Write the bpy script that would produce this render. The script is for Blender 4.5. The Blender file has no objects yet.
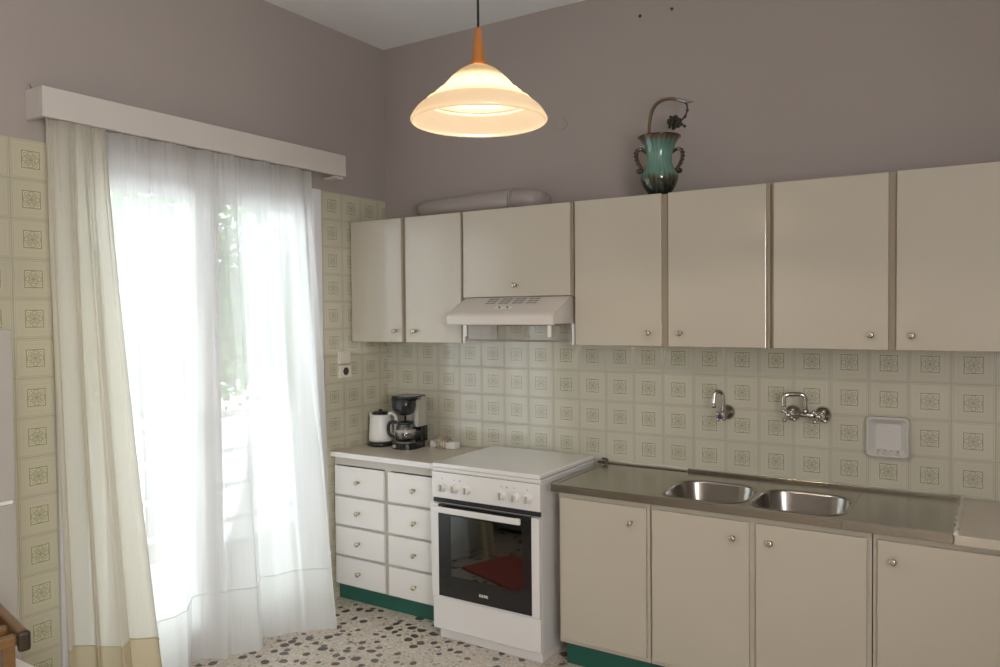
import bpy, bmesh, math, random
from math import sin, cos, pi, radians
from mathutils import Vector, Matrix
random.seed(7)
S = bpy.context.scene
COL = S.collection

# ------------------------------------------------------------------ camera
def make_camera():
    cd = bpy.data.cameras.new('camera'); co = bpy.data.objects.new('camera', cd); COL.objects.link(co)
    yaw, pitch, roll = -0.56821, -0.0268, -0.00931
    f = Vector((sin(yaw)*cos(pitch), cos(yaw)*cos(pitch), sin(pitch)))
    r = Vector((cos(yaw), -sin(yaw), 0)); u = r.cross(f)
    r2 = r*cos(roll) + u*sin(roll); u2 = -r*sin(roll) + u*cos(roll)
    m = Matrix(((r2.x, u2.x, -f.x, 3.08753), (r2.y, u2.y, -f.y, -3.57711),
                (r2.z, u2.z, -f.z, 1.57418), (0, 0, 0, 1)))
    co.matrix_world = m
    cd.sensor_width = 36; cd.sensor_fit = 'HORIZONTAL'; cd.lens = 781.27/1000*36
    cd.clip_start = 0.02
    S.camera = co
make_camera()

# ------------------------------------------------------------------ world, light, exposure
W = bpy.data.worlds.new('sky'); S.world = W; W.use_nodes = True
bg = W.node_tree.nodes['Background']
bg.inputs[0].default_value = (0.91, 0.94, 1.0, 1); bg.inputs[1].default_value = 2.7
XR_ = 4.3
def area(name, loc, rot, sx, sy, power, color, portal=False):
    l = bpy.data.lights.new(name, 'AREA'); l.shape = 'RECTANGLE'; l.size = sx; l.size_y = sy
    l.energy = power; l.color = color
    o = bpy.data.objects.new(name, l); COL.objects.link(o); o.location = loc; o.rotation_euler = rot
    if portal: l.cycles.is_portal = True
    return o
# daylight portal at the balcony door; the unseen side lamp is added room fill
area('daylight_portal_balcony', (-0.30, -1.24, 1.12), (0, radians(-90), 0), 2.2, 1.4, 1, (1, 1, 1), True)
area('side_fill_lamp', (XR_+.09, -3.95, 1.7), (0, radians(90), 0), 1.3, 1.4, 48, (1.0, .96, .92))
S.view_settings.view_transform = 'Standard'; S.view_settings.look = 'None'
S.view_settings.gamma = 1; S.view_settings.use_curve_mapping = False
S.view_settings.exposure = 0.88

# ------------------------------------------------------------------ node helpers
class NT:
    def __init__(s, name):
        s.m = bpy.data.materials.new(name); s.m.use_nodes = True; s.t = s.m.node_tree
        s.b = s.t.nodes['Principled BSDF']; s.out = s.t.nodes['Material Output']
    def n(s, t, **k):
        nd = s.t.nodes.new(t)
        for a, v in k.items(): setattr(nd, a, v)
        return nd
    def l(s, a, b): s.t.links.new(a, b)
    def math(s, op, a, b=None, c=None):
        nd = s.n('ShaderNodeMath', operation=op)
        for i, v in enumerate((a, b, c)):
            if v is None: continue
            if isinstance(v, (int, float)): nd.inputs[i].default_value = v
            else: s.l(v, nd.inputs[i])
        return nd.outputs[0]
    def mix(s, fac, a, b):
        nd = s.n('ShaderNodeMix', data_type='RGBA')
        for sock, v in ((nd.inputs[0], fac), (nd.inputs[6], a), (nd.inputs[7], b)):
            if isinstance(v, (int, float)): sock.default_value = v
            elif isinstance(v, tuple): sock.default_value = (*v, 1) if len(v) == 3 else v
            else: s.l(v, sock)
        return nd.outputs[2]
    def noise(s, scale, detail=3, vec=None, rough=.5):
        nd = s.n('ShaderNodeTexNoise'); nd.inputs['Scale'].default_value = scale
        nd.inputs['Detail'].default_value = detail; nd.inputs['Roughness'].default_value = rough
        if vec is not None: s.l(vec, nd.inputs['Vector'])
        return nd.outputs[0]
    def coord(s, kind='Object'): return s.n('ShaderNodeTexCoord').outputs[kind]
    def bump(s, h, strength=.3, dist=.002):
        nd = s.n('ShaderNodeBump'); nd.inputs['Strength'].default_value = strength
        nd.inputs['Distance'].default_value = dist; s.l(h, nd.inputs['Height'])
        s.l(nd.outputs[0], s.b.inputs['Normal'])
    def ramp(s, fac, stops):
        nd = s.n('ShaderNodeValToRGB'); cr = nd.color_ramp
        while len(cr.elements) < len(stops): cr.elements.new(.5)
        for e, (p, c) in zip(cr.elements, stops): e.position = p; e.color = (*c, 1)
        s.l(fac, nd.inputs[0]); return nd.outputs[0]

def simple(name, col, rough=.5, metal=0, noise=0, nscale=6, bump=0, bscale=60, coat=0, stretch=None, **kw):
    t = NT(name); b = t.b
    b.inputs['Roughness'].default_value = rough; b.inputs['Metallic'].default_value = metal
    b.inputs['Coat Weight'].default_value = coat
    for k, v in kw.items(): b.inputs[k.replace('_', ' ')].default_value = v
    co = t.coord()
    if stretch:
        mp = t.n('ShaderNodeMapping'); mp.inputs['Scale'].default_value = stretch; t.l(co, mp.inputs[0]); co = mp.outputs[0]
    if noise:
        c1 = tuple(c*(1-noise) for c in col); c2 = tuple(min(1, c*(1+noise)) for c in col)
        t.l(t.mix(t.noise(nscale, 4, co), c1, c2), b.inputs['Base Color'])
    else: b.inputs['Base Color'].default_value = (*col, 1)
    if bump: t.bump(t.noise(bscale, 3, co), bump, .001)
    return t.m

M = {}
M['paint'] = simple('taupe_wall_paint', (.385, .340, .312), .5, noise=.05, nscale=1.6, bump=.12, bscale=90)
M['ceiling'] = simple('ceiling_white', (.86, .87, .88), .8, noise=.02)
M['laminate'] = simple('cream_laminate', (.53, .483, .398), .3, noise=.025, nscale=3, coat=.8, Coat_Roughness=.10, Coat_IOR=1.65)
M['carcass'] = simple('cabinet_edge_brown', (.36, .30, .215), .5, noise=.06)
M['carcass_light'] = simple('cabinet_frame_cream', (.56, .51, .42), .45, noise=.04)
M['kick'] = simple('green_painted_plinth', (.022, .125, .092), .35, noise=.08, nscale=12)
M['white'] = simple('white_enamel', (.83, .82, .81), .2, noise=.01, coat=.9, Coat_IOR=1.8)
M['whitepaint'] = simple('white_gloss_paint', (.76, .74, .71), .35, noise=.03, nscale=9)
M['pelmet'] = simple('pelmet_paint', (.62, .58, .53), .45, noise=.03, nscale=5)
M['drawer'] = simple('white_drawer_laminate', (.84, .825, .80), .28, noise=.02, coat=.2)
M['drawer_body'] = simple('drawer_body_gap_shade', (.60, .57, .52), .4, noise=.02)  # drawer white made darker, with the shade of the gaps in the colour
M['fridge'] = simple('fridge_metal_dimmed', (.42, .40, .365), .3, noise=.02, coat=.4)  # white fridge toned down; the dim light is put into its colour
M['plastic'] = simple('white_plastic', (.78, .77, .74), .35)
M['cream_plastic'] = simple('cream_plastic', (.76, .72, .63), .4)
M['tan_cable'] = simple('tan_cable', (.46, .39, .28), .5)
M['blue'] = simple('blue_tap_cap', (.02, .04, .22), .3)
M['black'] = simple('black_plastic', (.012, .013, .014), .22, coat=.3)
M['blackmat'] = simple('black_matte', (.02, .02, .02), .5)
M['greyp'] = simple('grey_marking', (.25, .24, .23), .5)
M['silverp'] = simple('silver_plastic', (.45, .43, .38), .35, metal=.2)
M['brass'] = simple('brass_knob', (.50, .40, .22), .3, metal=1)
M['knobc'] = simple('knob_cap_silver', (.62, .58, .50), .25, metal=1)
M['chrome'] = simple('chrome', (.62, .60, .57), .16, metal=1)
M['steel'] = simple('brushed_steel', (.40, .375, .325), .22, metal=1, noise=.12, nscale=40, stretch=(1, 14, 14), bump=.03, bscale=50)
M['steeldark'] = simple('brushed_steel_bowl', (.42, .40, .37), .22, metal=1, noise=.1, nscale=30)
M['worktop'] = simple('worktop_laminate_beige', (.60, .54, .45), .35, noise=.14, nscale=8, stretch=(1, 9, 9))
M['caulk'] = simple('white_caulk', (.72, .68, .6), .7, bump=.5, bscale=120)
M['duct'] = simple('painted_duct', (.37, .325, .30), .4, noise=.03)
M['ceramic'] = simple('white_ceramic', (.66, .65, .62), .14, coat=.5)
M['wood'] = simple('varnished_wood', (.17, .085, .026), .35, noise=.35, nscale=7, stretch=(2, 14, 14), coat=.2)
M['wooddark'] = simple('dark_wood_end', (.03, .018, .008), .4)
M['cone'] = simple('teak_lamp_cone', (.36, .125, .022), .35, noise=.2, nscale=16, stretch=(5, 5, .6))
M['cord'] = simple('black_cord', (.01, .01, .01), .6)
M['railing'] = simple('white_railing', (.85, .85, .85), .4, noise=.02)
M['balcony'] = simple('balcony_floor', (.62, .60, .56), .7, noise=.1, nscale=12)
M['bark'] = simple('bark', (.12, .09, .06), .9, noise=.3, bump=.5)
M['rug'] = simple('red_rug', (.50, .12, .09), .95, noise=.35, nscale=60, bump=.5, bscale=300)
M['frame'] = simple('white_door_frame', (.78, .78, .80), .35, noise=.01)
M['hood'] = simple('hood_enamel', (.66, .615, .56), .3, noise=.01, coat=.2)
M['rust'] = simple('rusty_bracket', (.08, .05, .035), .7, noise=.3, nscale=80)

def leaf_mat():
    t = NT('tree_leaves'); co = t.coord()
    t.l(t.mix(t.noise(5, 3, co), (.08, .20, .07), (.24, .38, .13)), t.b.inputs['Base Color'])
    t.b.inputs['Roughness'].default_value = .5
    return t.m
M['leaf'] = leaf_mat()

def glass_mat(name, tint=(.95, .98, .97), gloss=.08, rough=.02):
    t = NT(name); tr = t.n('ShaderNodeBsdfTransparent'); gl = t.n('ShaderNodeBsdfGlossy')
    tr.inputs[0].default_value = (*tint, 1); gl.inputs['Roughness'].default_value = rough
    lw = t.n('ShaderNodeLayerWeight'); lw.inputs[0].default_value = .35
    f = t.math('ADD', t.math('MULTIPLY', lw.outputs['Fresnel'], .8), gloss)
    mx = t.n('ShaderNodeMixShader'); t.l(f, mx.inputs[0]); t.l(tr.outputs[0], mx.inputs[1]); t.l(gl.outputs[0], mx.inputs[2])
    t.l(mx.outputs[0], t.out.inputs[0]); return t.m
M['glass'] = glass_mat('window_glass', gloss=.02)
M['ovenglass'] = glass_mat('dark_oven_glass', (.30, .32, .30), .10, .03)
M['jug'] = glass_mat('jug_glass', (.82, .84, .80), .12)

def cloth_mat(name, col, tcol, transp, transl, weave=900):
    t = NT(name); co = t.coord('UV')
    tr = t.n('ShaderNodeBsdfTransparent'); tl = t.n('ShaderNodeBsdfTranslucent'); df = t.n('ShaderNodeBsdfDiffuse')
    c = t.mix(t.noise(60, 3, co), tuple(x*.96 for x in col), col)
    t.l(c, df.inputs[0]); tl.inputs[0].default_value = (*tcol, 1)
    a = t.n('ShaderNodeMixShader'); a.inputs[0].default_value = transl
    t.l(df.outputs[0], a.inputs[1]); t.l(tl.outputs[0], a.inputs[2])
    b = t.n('ShaderNodeMixShader')
    mp = t.n('ShaderNodeMapping'); mp.inputs['Scale'].default_value = (120, 3, 1); t.l(co, mp.inputs[0])
    w = t.math('MULTIPLY_ADD', t.noise(3, 3, mp.outputs[0]), .10, transp-.05)
    t.l(w, b.inputs[0])
    t.l(a.outputs[0], b.inputs[1]); t.l(tr.outputs[0], b.inputs[2]); t.l(b.outputs[0], t.out.inputs[0])
    return t.m
M['sheer'] = cloth_mat('sheer_white_voile', (.88, .88, .87), (.94, .93, .92), .20, .70)
M['sheerhem'] = cloth_mat('sheer_hem_double', (.86, .86, .84), (.88, .88, .86), .08, .62)
M['cream'] = cloth_mat('cream_curtain', (.83, .80, .72), (.86, .83, .73), .03, .60)
M['creamhem'] = cloth_mat('cream_curtain_hem', (.70, .62, .44), (.66, .58, .38), .02, .35)

def tile_mat(name, axis, u0, v0, base=(.61, .59, .485), ior=1.9):
    """square 15 cm tiles with relief frames and a printed flower square"""
    t = NT(name); co = t.coord(); sp = t.n('ShaderNodeSeparateXYZ'); t.l(co, sp.inputs[0])
    T = .15
    def loc(sock, off):
        a = t.math('DIVIDE', t.math('SUBTRACT', sock, off-T/2), T)
        return t.math('SUBTRACT', t.math('FLOORED_MODULO', a, 1.0), .5), t.math('FLOOR', a)
    x, ix = loc(sp.outputs[axis], u0); y, iy = loc(sp.outputs[2], v0)
    ax = t.math('ABSOLUTE', x); ay = t.math('ABSOLUTE', y)
    d = t.math('MAXIMUM', ax, ay)
    def band(v, c, w, soft=.006):
        e = t.math('ABSOLUTE', t.math('SUBTRACT', v, c))
        nd = t.n('ShaderNodeMapRange', interpolation_type='SMOOTHSTEP'); t.l(e, nd.inputs[0])
        nd.inputs[1].default_value = w; nd.inputs[2].default_value = w+soft
        nd.inputs[3].default_value = 1; nd.inputs[4].default_value = 0
        return nd.outputs[0]
    grout = band(d, .5, .011)
    fr1 = band(d, .452, .007); fr2 = band(d, .345, .004)
    sq = band(d, .212, .0095)
    def dist(px, py):
        a = t.math('SUBTRACT', ax, px); b = t.math('SUBTRACT', ay, py)
        return t.math('SQRT', t.math('ADD', t.math('MULTIPLY', a, a), t.math('MULTIPLY', b, b)))
    # four petals on the diagonals, centre dot ring, four side loops
    diff = t.math('ABSOLUTE', t.math('SUBTRACT', ax, ay))
    arm = t.math('MULTIPLY', band(diff, .036, .011), t.math('LESS_THAN', d, .135))
    ring = t.math('MAXIMUM', band(dist(0, 0), .020, .012), band(dist(.130, .130), .036, .009))
    loop1 = band(dist(.150, 0), .052, .009); loop2 = band(dist(0, .150), .052, .009)
    inside = t.math('LESS_THAN', d, .2)
    orn = t.math('MULTIPLY', t.math('MAXIMUM', t.math('MAXIMUM', arm, ring), t.math('MULTIPLY', t.math('MAXIMUM', loop1, loop2), .7)), inside)
    line = t.math('MAXIMUM', sq, t.math('MULTIPLY', orn, .85))
    corner = t.math('MULTIPLY', inside, t.math('GREATER_THAN', t.math('MINIMUM', ax, ay), .085))
    # per tile tone
    cb = t.n('ShaderNodeCombineXYZ'); t.l(ix, cb.inputs[0]); t.l(iy, cb.inputs[1])
    wn = t.n('ShaderNodeTexWhiteNoise'); t.l(cb.outputs[0], wn.inputs[0])
    tone = t.mix(wn.outputs[0], tuple(c*.95 for c in base), tuple(c*1.04 for c in base))
    tone = t.mix(t.math('MULTIPLY', t.noise(14, 3, co), .35), tone, tuple(c*.86 for c in base))
    c = t.mix(t.math('MULTIPLY', inside, .2), tone, (base[0]*.95, base[1]*.97, base[2]*.85))
    c = t.mix(t.math('MULTIPLY', corner, .7), c, (base[0]*1.25, base[1]*1.23, base[2]*1.1))
    c = t.mix(t.math('MULTIPLY', t.math('MAXIMUM', fr1, t.math('MULTIPLY', fr2, .45)), .42), c, (base[0]*.60, base[1]*.62, base[2]*.55))
    c = t.mix(t.math('MULTIPLY', line, .74), c, (base[0]*.33, base[1]*.35, base[2]*.24))
    c = t.mix(t.math('MULTIPLY', grout, .8), c, (base[0]*.70, base[1]*.68, base[2]*.62))
    t.l(c, t.b.inputs['Base Color'])
    t.b.inputs['Roughness'].default_value = .3; t.b.inputs['Coat Weight'].default_value = .9; t.b.inputs['Coat Roughness'].default_value = .05; t.b.inputs['Coat IOR'].default_value = ior
    h = t.math('ADD', t.math('MULTIPLY', grout, -1), t.math('MULTIPLY', fr1, -.5))
    # each tile hangs at a slightly different tilt
    sc = t.n('ShaderNodeSeparateColor'); t.l(wn.outputs[1], sc.inputs[0])
    tilt = t.math('ADD', t.math('MULTIPLY', x, t.math('SUBTRACT', sc.outputs[0], .5)), t.math('MULTIPLY', y, t.math('SUBTRACT', sc.outputs[1], .5)))
    h = t.math('ADD', h, t.math('MULTIPLY', tilt, .9))
    t.bump(h, .7, .0012)
    t.l([n for n in t.t.nodes if n.type == 'BUMP'][0].outputs[0], t.b.inputs['Coat Normal'])
    return t.m

def terrazzo():
    t = NT('terrazzo_floor'); co = t.coord()
    ns = t.n('ShaderNodeTexNoise'); ns.inputs['Scale'].default_value = 6; t.l(co, ns.inputs['Vector'])
    va = t.n('ShaderNodeVectorMath', operation='MULTIPLY_ADD'); va.inputs[1].default_value = (.045, .045, 0)
    t.l(ns.outputs[1], va.inputs[0]); t.l(co, va.inputs[2]); p = va.outputs[0]
    def layer(scale, thr, size, rnd=1.0):
        v = t.n('ShaderNodeTexVoronoi', voronoi_dimensions='2D'); v.inputs['Scale'].default_value = scale
        v.inputs['Randomness'].default_value = rnd; t.l(p, v.inputs['Vector'])
        s = t.n('ShaderNodeSeparateColor'); t.l(v.outputs['Color'], s.inputs[0])
        chip = t.math('LESS_THAN', v.outputs['Distance'], t.math('MULTIPLY_ADD', s.outputs[1], size*.5, size*.6))
        return t.math('MULTIPLY', chip, t.math('LESS_THAN', s.outputs[0], thr)), s.outputs[2]
    base = t.ramp(t.noise(70, 4, co), [(.3, (.50, .43, .34)), (.5, (.62, .55, .46)), (.72, (.74, .69, .61))])
    m1, c1 = layer(110, .7, .40); m2, c2 = layer(50, .6, .42); m3, c3 = layer(17, .46, .36, 1.0)
    c = t.mix(t.math('MULTIPLY', m1, .75), base, t.ramp(c1, [(0, (.40, .32, .25)), (.5, (.70, .66, .60)), (1, (.33, .29, .26))]))
    c = t.mix(t.math('MULTIPLY', m2, .85), c, t.ramp(c2, [(0, (.72, .67, .60)), (.55, (.50, .38, .28)), (.8, (.20, .15, .12)), (1, (.78, .76, .72))]))
    c = t.mix(m3, c, t.ramp(c3, [(0, (.055, .05, .05)), (.4, (.12, .075, .055)), (.7, (.085, .08, .085)), (1, (.20, .15, .12))]))
    t.l(c, t.b.inputs['Base Color']); t.b.inputs['Roughness'].default_value = .3
    return t.m
M['terrazzo'] = terrazzo()

# ------------------------------------------------------------------ mesh helpers
def bx(bm, x0, x1, y0, y1, z0, z1, mi=0):
    v = [bm.verts.new(p) for p in ((x0,y0,z0),(x1,y0,z0),(x1,y1,z0),(x0,y1,z0),(x0,y0,z1),(x1,y0,z1),(x1,y1,z1),(x0,y1,z1))]
    for f in ((0,3,2,1),(4,5,6,7),(0,1,5,4),(1,2,6,5),(2,3,7,6),(3,0,4,7)):
        bm.faces.new([v[i] for i in f]).material_index = mi
    return v
def lathe(bm, prof, seg=40, M4=None, close=True, mi=0):
    rings = []
    for r, z in prof:
        if r < 1e-6: rings.append([bm.verts.new((0, 0, z))])
        else: rings.append([bm.verts.new((r*cos(2*pi*i/seg), r*sin(2*pi*i/seg), z)) for i in range(seg)])
    for a, b in zip(rings, rings[1:]):
        for i in range(seg):
            j = (i+1) % seg
            if len(a) == 1 and len(b) == 1: continue
            if len(a) == 1: f = bm.faces.new((a[0], b[j], b[i]))
            elif len(b) == 1: f = bm.faces.new((a[i], a[j], b[0]))
            else: f = bm.faces.new((a[i], a[j], b[j], b[i]))
            f.material_index = mi; f.smooth = True
    if close:
        for rg in (rings[0], rings[-1]):
            if len(rg) > 1:
                try: bm.faces.new(rg).material_index = mi
                except ValueError: pass
    vs = [v for r in rings for v in r]
    if M4 is not None: bmesh.ops.transform(bm, matrix=M4, verts=vs)
    return vs
def spline(pts, n=8):
    P = [Vector(p) for p in pts]
    if len(P) < 3: return P
    P = [P[0]*2-P[1]] + P + [P[-1]*2-P[-2]]; out = []
    for i in range(1, len(P)-2):
        for k in range(n):
            t = k/n; a, b, c, d = P[i-1:i+3]
            out.append(.5*((2*b)+(c-a)*t+(2*a-5*b+4*c-d)*t*t+(3*b-a-3*c+d)*t**3))
    out.append(P[-2]); return out
def tube(bm, pts, r, seg=10, mi=0, smooth=True, cap=True):
    P = [Vector(p) for p in pts]; R = r if isinstance(r, (list, tuple)) else [r]*len(P)
    rings = []; up = None
    for i, p in enumerate(P):
        t = (P[min(i+1, len(P)-1)]-P[max(i-1, 0)]).normalized()
        if up is None: up = t.orthogonal().normalized()
        up = (up-t*up.dot(t)); up = up.normalized() if up.length > 1e-6 else t.orthogonal().normalized()
        s = t.cross(up)
        rings.append([bm.verts.new(p+(up*cos(2*pi*k/seg)+s*sin(2*pi*k/seg))*R[i]) for k in range(seg)])
    for a, b in zip(rings, rings[1:]):
        for i in range(seg):
            f = bm.faces.new((a[i], a[(i+1) % seg], b[(i+1) % seg], b[i])); f.smooth = smooth; f.material_index = mi
    if cap:
        for rg in (rings[0], rings[-1]): bm.faces.new(rg).material_index = mi
def rc(w, d, r, n=6, cx=0, cy=0):
    """rounded rectangle outline"""
    o = []
    for sx, sy, a0 in ((1,1,0),(-1,1,90),(-1,-1,180),(1,-1,270)):
        for k in range(n+1):
            a = radians(a0+90*k/n); o.append((cx+sx*(w/2-r)+r*cos(a), cy+sy*(d/2-r)+r*sin(a)))
    return o
def loft(bm, loops, cap0=True, cap1=True, mi=0, smooth=False):
    R = [[bm.verts.new(p) for p in L] for L in loops]; n = len(R[0])
    for a, b in zip(R, R[1:]):
        for i in range(n):
            f = bm.faces.new((a[i], a[(i+1) % n], b[(i+1) % n], b[i])); f.material_index = mi; f.smooth = smooth
    if cap0: bm.faces.new(R[0][::-1]).material_index = mi
    if cap1: bm.faces.new(R[-1]).material_index = mi
def prism(bm, outline, axis, a, b, mi=0):
    """extrude a 2D outline along an axis from a to b; outline in the two other axes in order"""
    def P(u, v, w):
        return {'x': (w, u, v), 'y': (u, w, v), 'z': (u, v, w)}[axis]
    loft(bm, [[P(u, v, a) for u, v in outline], [P(u, v, b) for u, v in outline]], mi=mi)
def obj(name, bm, mats, parent=None, bevel=0, smooth_angle=None, loc=None):
    bmesh.ops.recalc_face_normals(bm, faces=bm.faces)
    me = bpy.data.meshes.new(name); bm.to_mesh(me); bm.free()
    for m in (mats if isinstance(mats, (list, tuple)) else [mats]): me.materials.append(M[m] if isinstance(m, str) else m)
    o = bpy.data.objects.new(name, me); COL.objects.link(o)
    if parent: o.parent = parent
    if loc: o.location = loc
    if bevel:
        b = o.modifiers.new('bevel', 'BEVEL'); b.width = bevel; b.segments = 2; b.limit_method = 'ANGLE'; b.angle_limit = radians(40)
    return o
def box(name, m, dims, parent=None, bevel=.002):
    bm = bmesh.new(); bx(bm, *dims); return obj(name, bm, m, parent, bevel)
def tag(o, label=None, cat=None, group=None, kind=None):
    for k, v in (('label', label), ('category', cat), ('group', group), ('kind', kind)):
        if v: o[k] = v
    return o
def thing(name, label, cat, loc=(0, 0, 0), rz=0, group=None):
    o = bpy.data.objects.new(name, None); o.empty_display_size = .05; COL.objects.link(o)
    o.location = loc; o.rotation_euler = (0, 0, rz); return tag(o, label, cat, group)
def struct(name, bm, mats, parent=None, bevel=0):
    o = obj(name, bm, mats, parent, bevel)
    if not parent: o['kind'] = 'structure'
    return o
def B(): return bmesh.new()

# ------------------------------------------------------------------ room shell
H = 3.136; XR = 4.3; YB = -4.8
M['tile_back'] = tile_mat('back_wall_tiles', 0, .15613, 1.35)
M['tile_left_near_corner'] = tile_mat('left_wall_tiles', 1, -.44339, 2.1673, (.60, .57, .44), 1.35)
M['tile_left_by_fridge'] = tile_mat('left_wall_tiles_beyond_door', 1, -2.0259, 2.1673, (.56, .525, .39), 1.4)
bm = B(); bx(bm, -1e-4, XR, YB, 0, -.12, 0); struct('floor', bm, 'terrazzo')
bm = B(); bx(bm, -.25, XR+.15, YB-.15, .15, H, H+.12); struct('ceiling', bm, 'ceiling')
bm = B()
bx(bm, -.25, XR+.15, 0, .15, 1.5, H, 0); bx(bm, -.25, XR+.15, 0, .15, -.12, 1.5, 1)
struct('wall_back', bm, ['paint', 'tile_back'])
WY0, WY1, WZ = -1.955, -.53, 2.245          # balcony door opening
bm = B()
bx(bm, -.22, 0, YB-.15, 0, 2.2423, H, 0)
bx(bm, -.22, 0, WY1, 0, -.12, 2.2423, 1)
bx(bm, -.22, 0, YB-.15, WY0, -.12, 2.2423, 2)
struct('wall_left', bm, ['paint', 'tile_left_near_corner', 'tile_left_by_fridge'])
bm = B(); bx(bm, -.22, 0, WY0, WY1, -.12, .0); struct('trim_1', bm, 'balcony')
bm = B()
for d in ((XR, XR+.15, YB-.15, 0, -.12, 1.0), (XR, XR+.15, YB-.15, 0, 2.4, H), (XR, XR+.15, -3.3, 0, 1.0, 2.4), (XR, XR+.15, YB-.15, -4.6, 1.0, 2.4)): bx(bm, *d)
struct('wall_right', bm, 'paint')  # side opening is added for the fill lamp
bm = B()
bx(bm, 0, XR, YB-.15, YB, -.12, H)
struct('wall_rear', bm, 'paint')
# frame of the unseen side window, added to go with the fill lamp
def window_frame(name, axis, c, a0, a1, z0, z1):
    bm = B(); w = .05
    def b(u0, u1, v0, v1):
        if axis == 'y': bx(bm, u0, u1, c-.02, c+.02, v0, v1)
        else: bx(bm, c-.02, c+.02, u0, u1, v0, v1)
    b(a0, a0+w, z0, z1); b(a1-w, a1, z0, z1); b(a0+w, a1-w, z0, z0+w); b(a0+w, a1-w, z1-w, z1)
    m = (a0+a1)/2; b(m-w/2, m+w/2, z0+w, z1-w)
    o = obj(name, bm, 'frame', None, .003); o['kind'] = 'structure'
window_frame('added_window_2', 'x', XR+.06, -4.6, -3.3, 1.0, 2.4)

# ------------------------------------------------------------------ balcony door (window_1)
bm = B()
fx0, fx1 = -.10, .008
bx(bm, fx0, fx1, WY0, WY0+.055, 0, WZ); bx(bm, fx0, fx1, WY1-.055, WY1, 0, WZ); bx(bm, fx0, fx1, WY0+.055, WY1-.055, WZ-.06, WZ)
bx(bm, fx0, fx1-.004, WY0+.055, WY1-.055, 0, .03)
win = struct('window_1', bm, 'frame', None, .003)
ym = (WY0+WY1)/2
for a, b in ((WY0+.058, ym-.002), (ym+.002, WY1-.058)):
    bm = B(); s = .075; x0, x1 = -.075, -.03
    bx(bm, x0, x1, a, a+s, .034, WZ-.064); bx(bm, x0, x1, b-s, b, .034, WZ-.064)
    bx(bm, x0, x1, a+s, b-s, .034, .034+.13); bx(bm, x0, x1, a+s, b-s, WZ-.064-s, WZ-.064)
    leaf = obj('door_leaf', bm, 'frame', win, .003)
    bm = B(); bx(bm, -.055, -.051, a+s, b-s, .164, WZ-.064-s); obj('pane', bm, 'glass', leaf)
bm = B(); bx(bm, -.03, -.022, ym-.055, ym-.02, .98, 1.14); tube(bm, [(-.022, ym-.037, 1.07), (.012, ym-.037, 1.07)], .009)
tube(bm, [(.010, ym-.037, 1.075), (.012, ym-.037, .97)], .008); obj('door_handle', bm, 'silverp', win)

# balcony beyond the door
bm = B(); bx(bm, -1.5, -.22, -3.4, 1.4, -.16, -.03); struct('trim_2', bm, 'balcony')
rl = thing('balcony_railing', 'white balcony railing with horizontal bars seen through the sheer curtain', 'railing', (-1.38, -.8, -.03))
bm = B(); bx(bm, -.03, .03, -2.5, 2.1, .90, .95); obj('top_rail', bm, 'railing', rl, .004)
for z in (.18, .42, .66):
    bm = B(); bx(bm, -.015, .015, -2.5, 2.1, z, z+.03); obj('crossbar', bm, 'railing', rl, .003)
for y in (-2.4, -1.3, -.2, .9, 2.0):
    bm = B(); bx(bm, -.02, .02, y-.02, y+.02, 0, .90); obj('post', bm, 'railing', rl, .003)
def tree(loc, R, h, n, label, seed):
    rnd = random.Random(seed)
    t = thing('tree', label, 'tree', loc, 0, 'trees beyond the balcony')
    bm = B(); tube(bm, spline([(0, 0, 0), (.1, .05, h*.5), (0, 0, h)], 5), [.16-.009*i for i in range(11)], 9)
    for k in range(5):
        a = k*1.3; tube(bm, [(0, 0, h*.75), (R*.6*cos(a), R*.6*sin(a), h+R*.5)], [.07, .02], 6)
    obj('trunk', bm, 'bark', t)
    bm = B()
    for k in range(n):
        while True:
            d = Vector([rnd.uniform(-1, 1) for _ in range(3)])
            if .35 < d.length < 1: break
        d = d.normalized()*(.45+.55*rnd.random())
        p = Vector((d.x*R, d.y*R, h+d.z*R*.9+R*.3)); s = rnd.uniform(.09, .2)
        m = Matrix.Rotation(rnd.uniform(0, 6.28), 3, Vector([rnd.uniform(-1, 1) for _ in range(3)]).normalized())
        vs = [bm.verts.new(p+m @ Vector(q)*s) for q in ((-1, 0, 0), (-.2, -.42, .08), (1, 0, 0), (-.2, .42, .08))]
        bm.faces.new(vs)
    obj('crown', bm, 'leaf', t)
tree((-8.5, 3.9, -4.5), 2.5, 5.6, 4600, 'leafy green tree beyond the balcony behind the right of the sheer curtain', 1)
tree((-10.5, -1.0, -4.5), 2.6, 6.3, 4600, 'tall leafy tree beyond the balcony behind the upper left of the sheer curtain', 2)
tree((-10.5, 9.6, -4.5), 2.5, 5.0, 4200, 'lower leafy tree beyond the balcony at the far right of the door glass', 3)

# ------------------------------------------------------------------ pelmet and curtains
pel = thing('curtain_pelmet', 'long off-white curtain pelmet box above the balcony door', 'curtain pelmet', (0, -1.25, 2.30))
bm = B(); bx(bm, .098, .12, -.79, .795, .013, .125); obj('front_board', bm, 'pelmet', pel, .002)
bm = B(); bx(bm, 0.001, .098, -.79, -.772, .013, .125); obj('end_return', bm, 'pelmet', pel, .002)
bm = B(); bx(bm, 0.001, .098, .74, .795, .001, .012); obj('end_bracket', bm, 'pelmet', pel, .001)
bm = B(); bx(bm, .03, .075, -.77, .735, .030, .045); obj('curtain_track', bm, 'plastic', pel, .002)
bm = B(); tube(bm, spline([(.004, -.781, .10), (.012, -.781, .145), (.030, -.781, .14), (.045, -.781, .118)], 5), .003, 8); obj('wall_hook', bm, 'silverp', pel)

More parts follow.
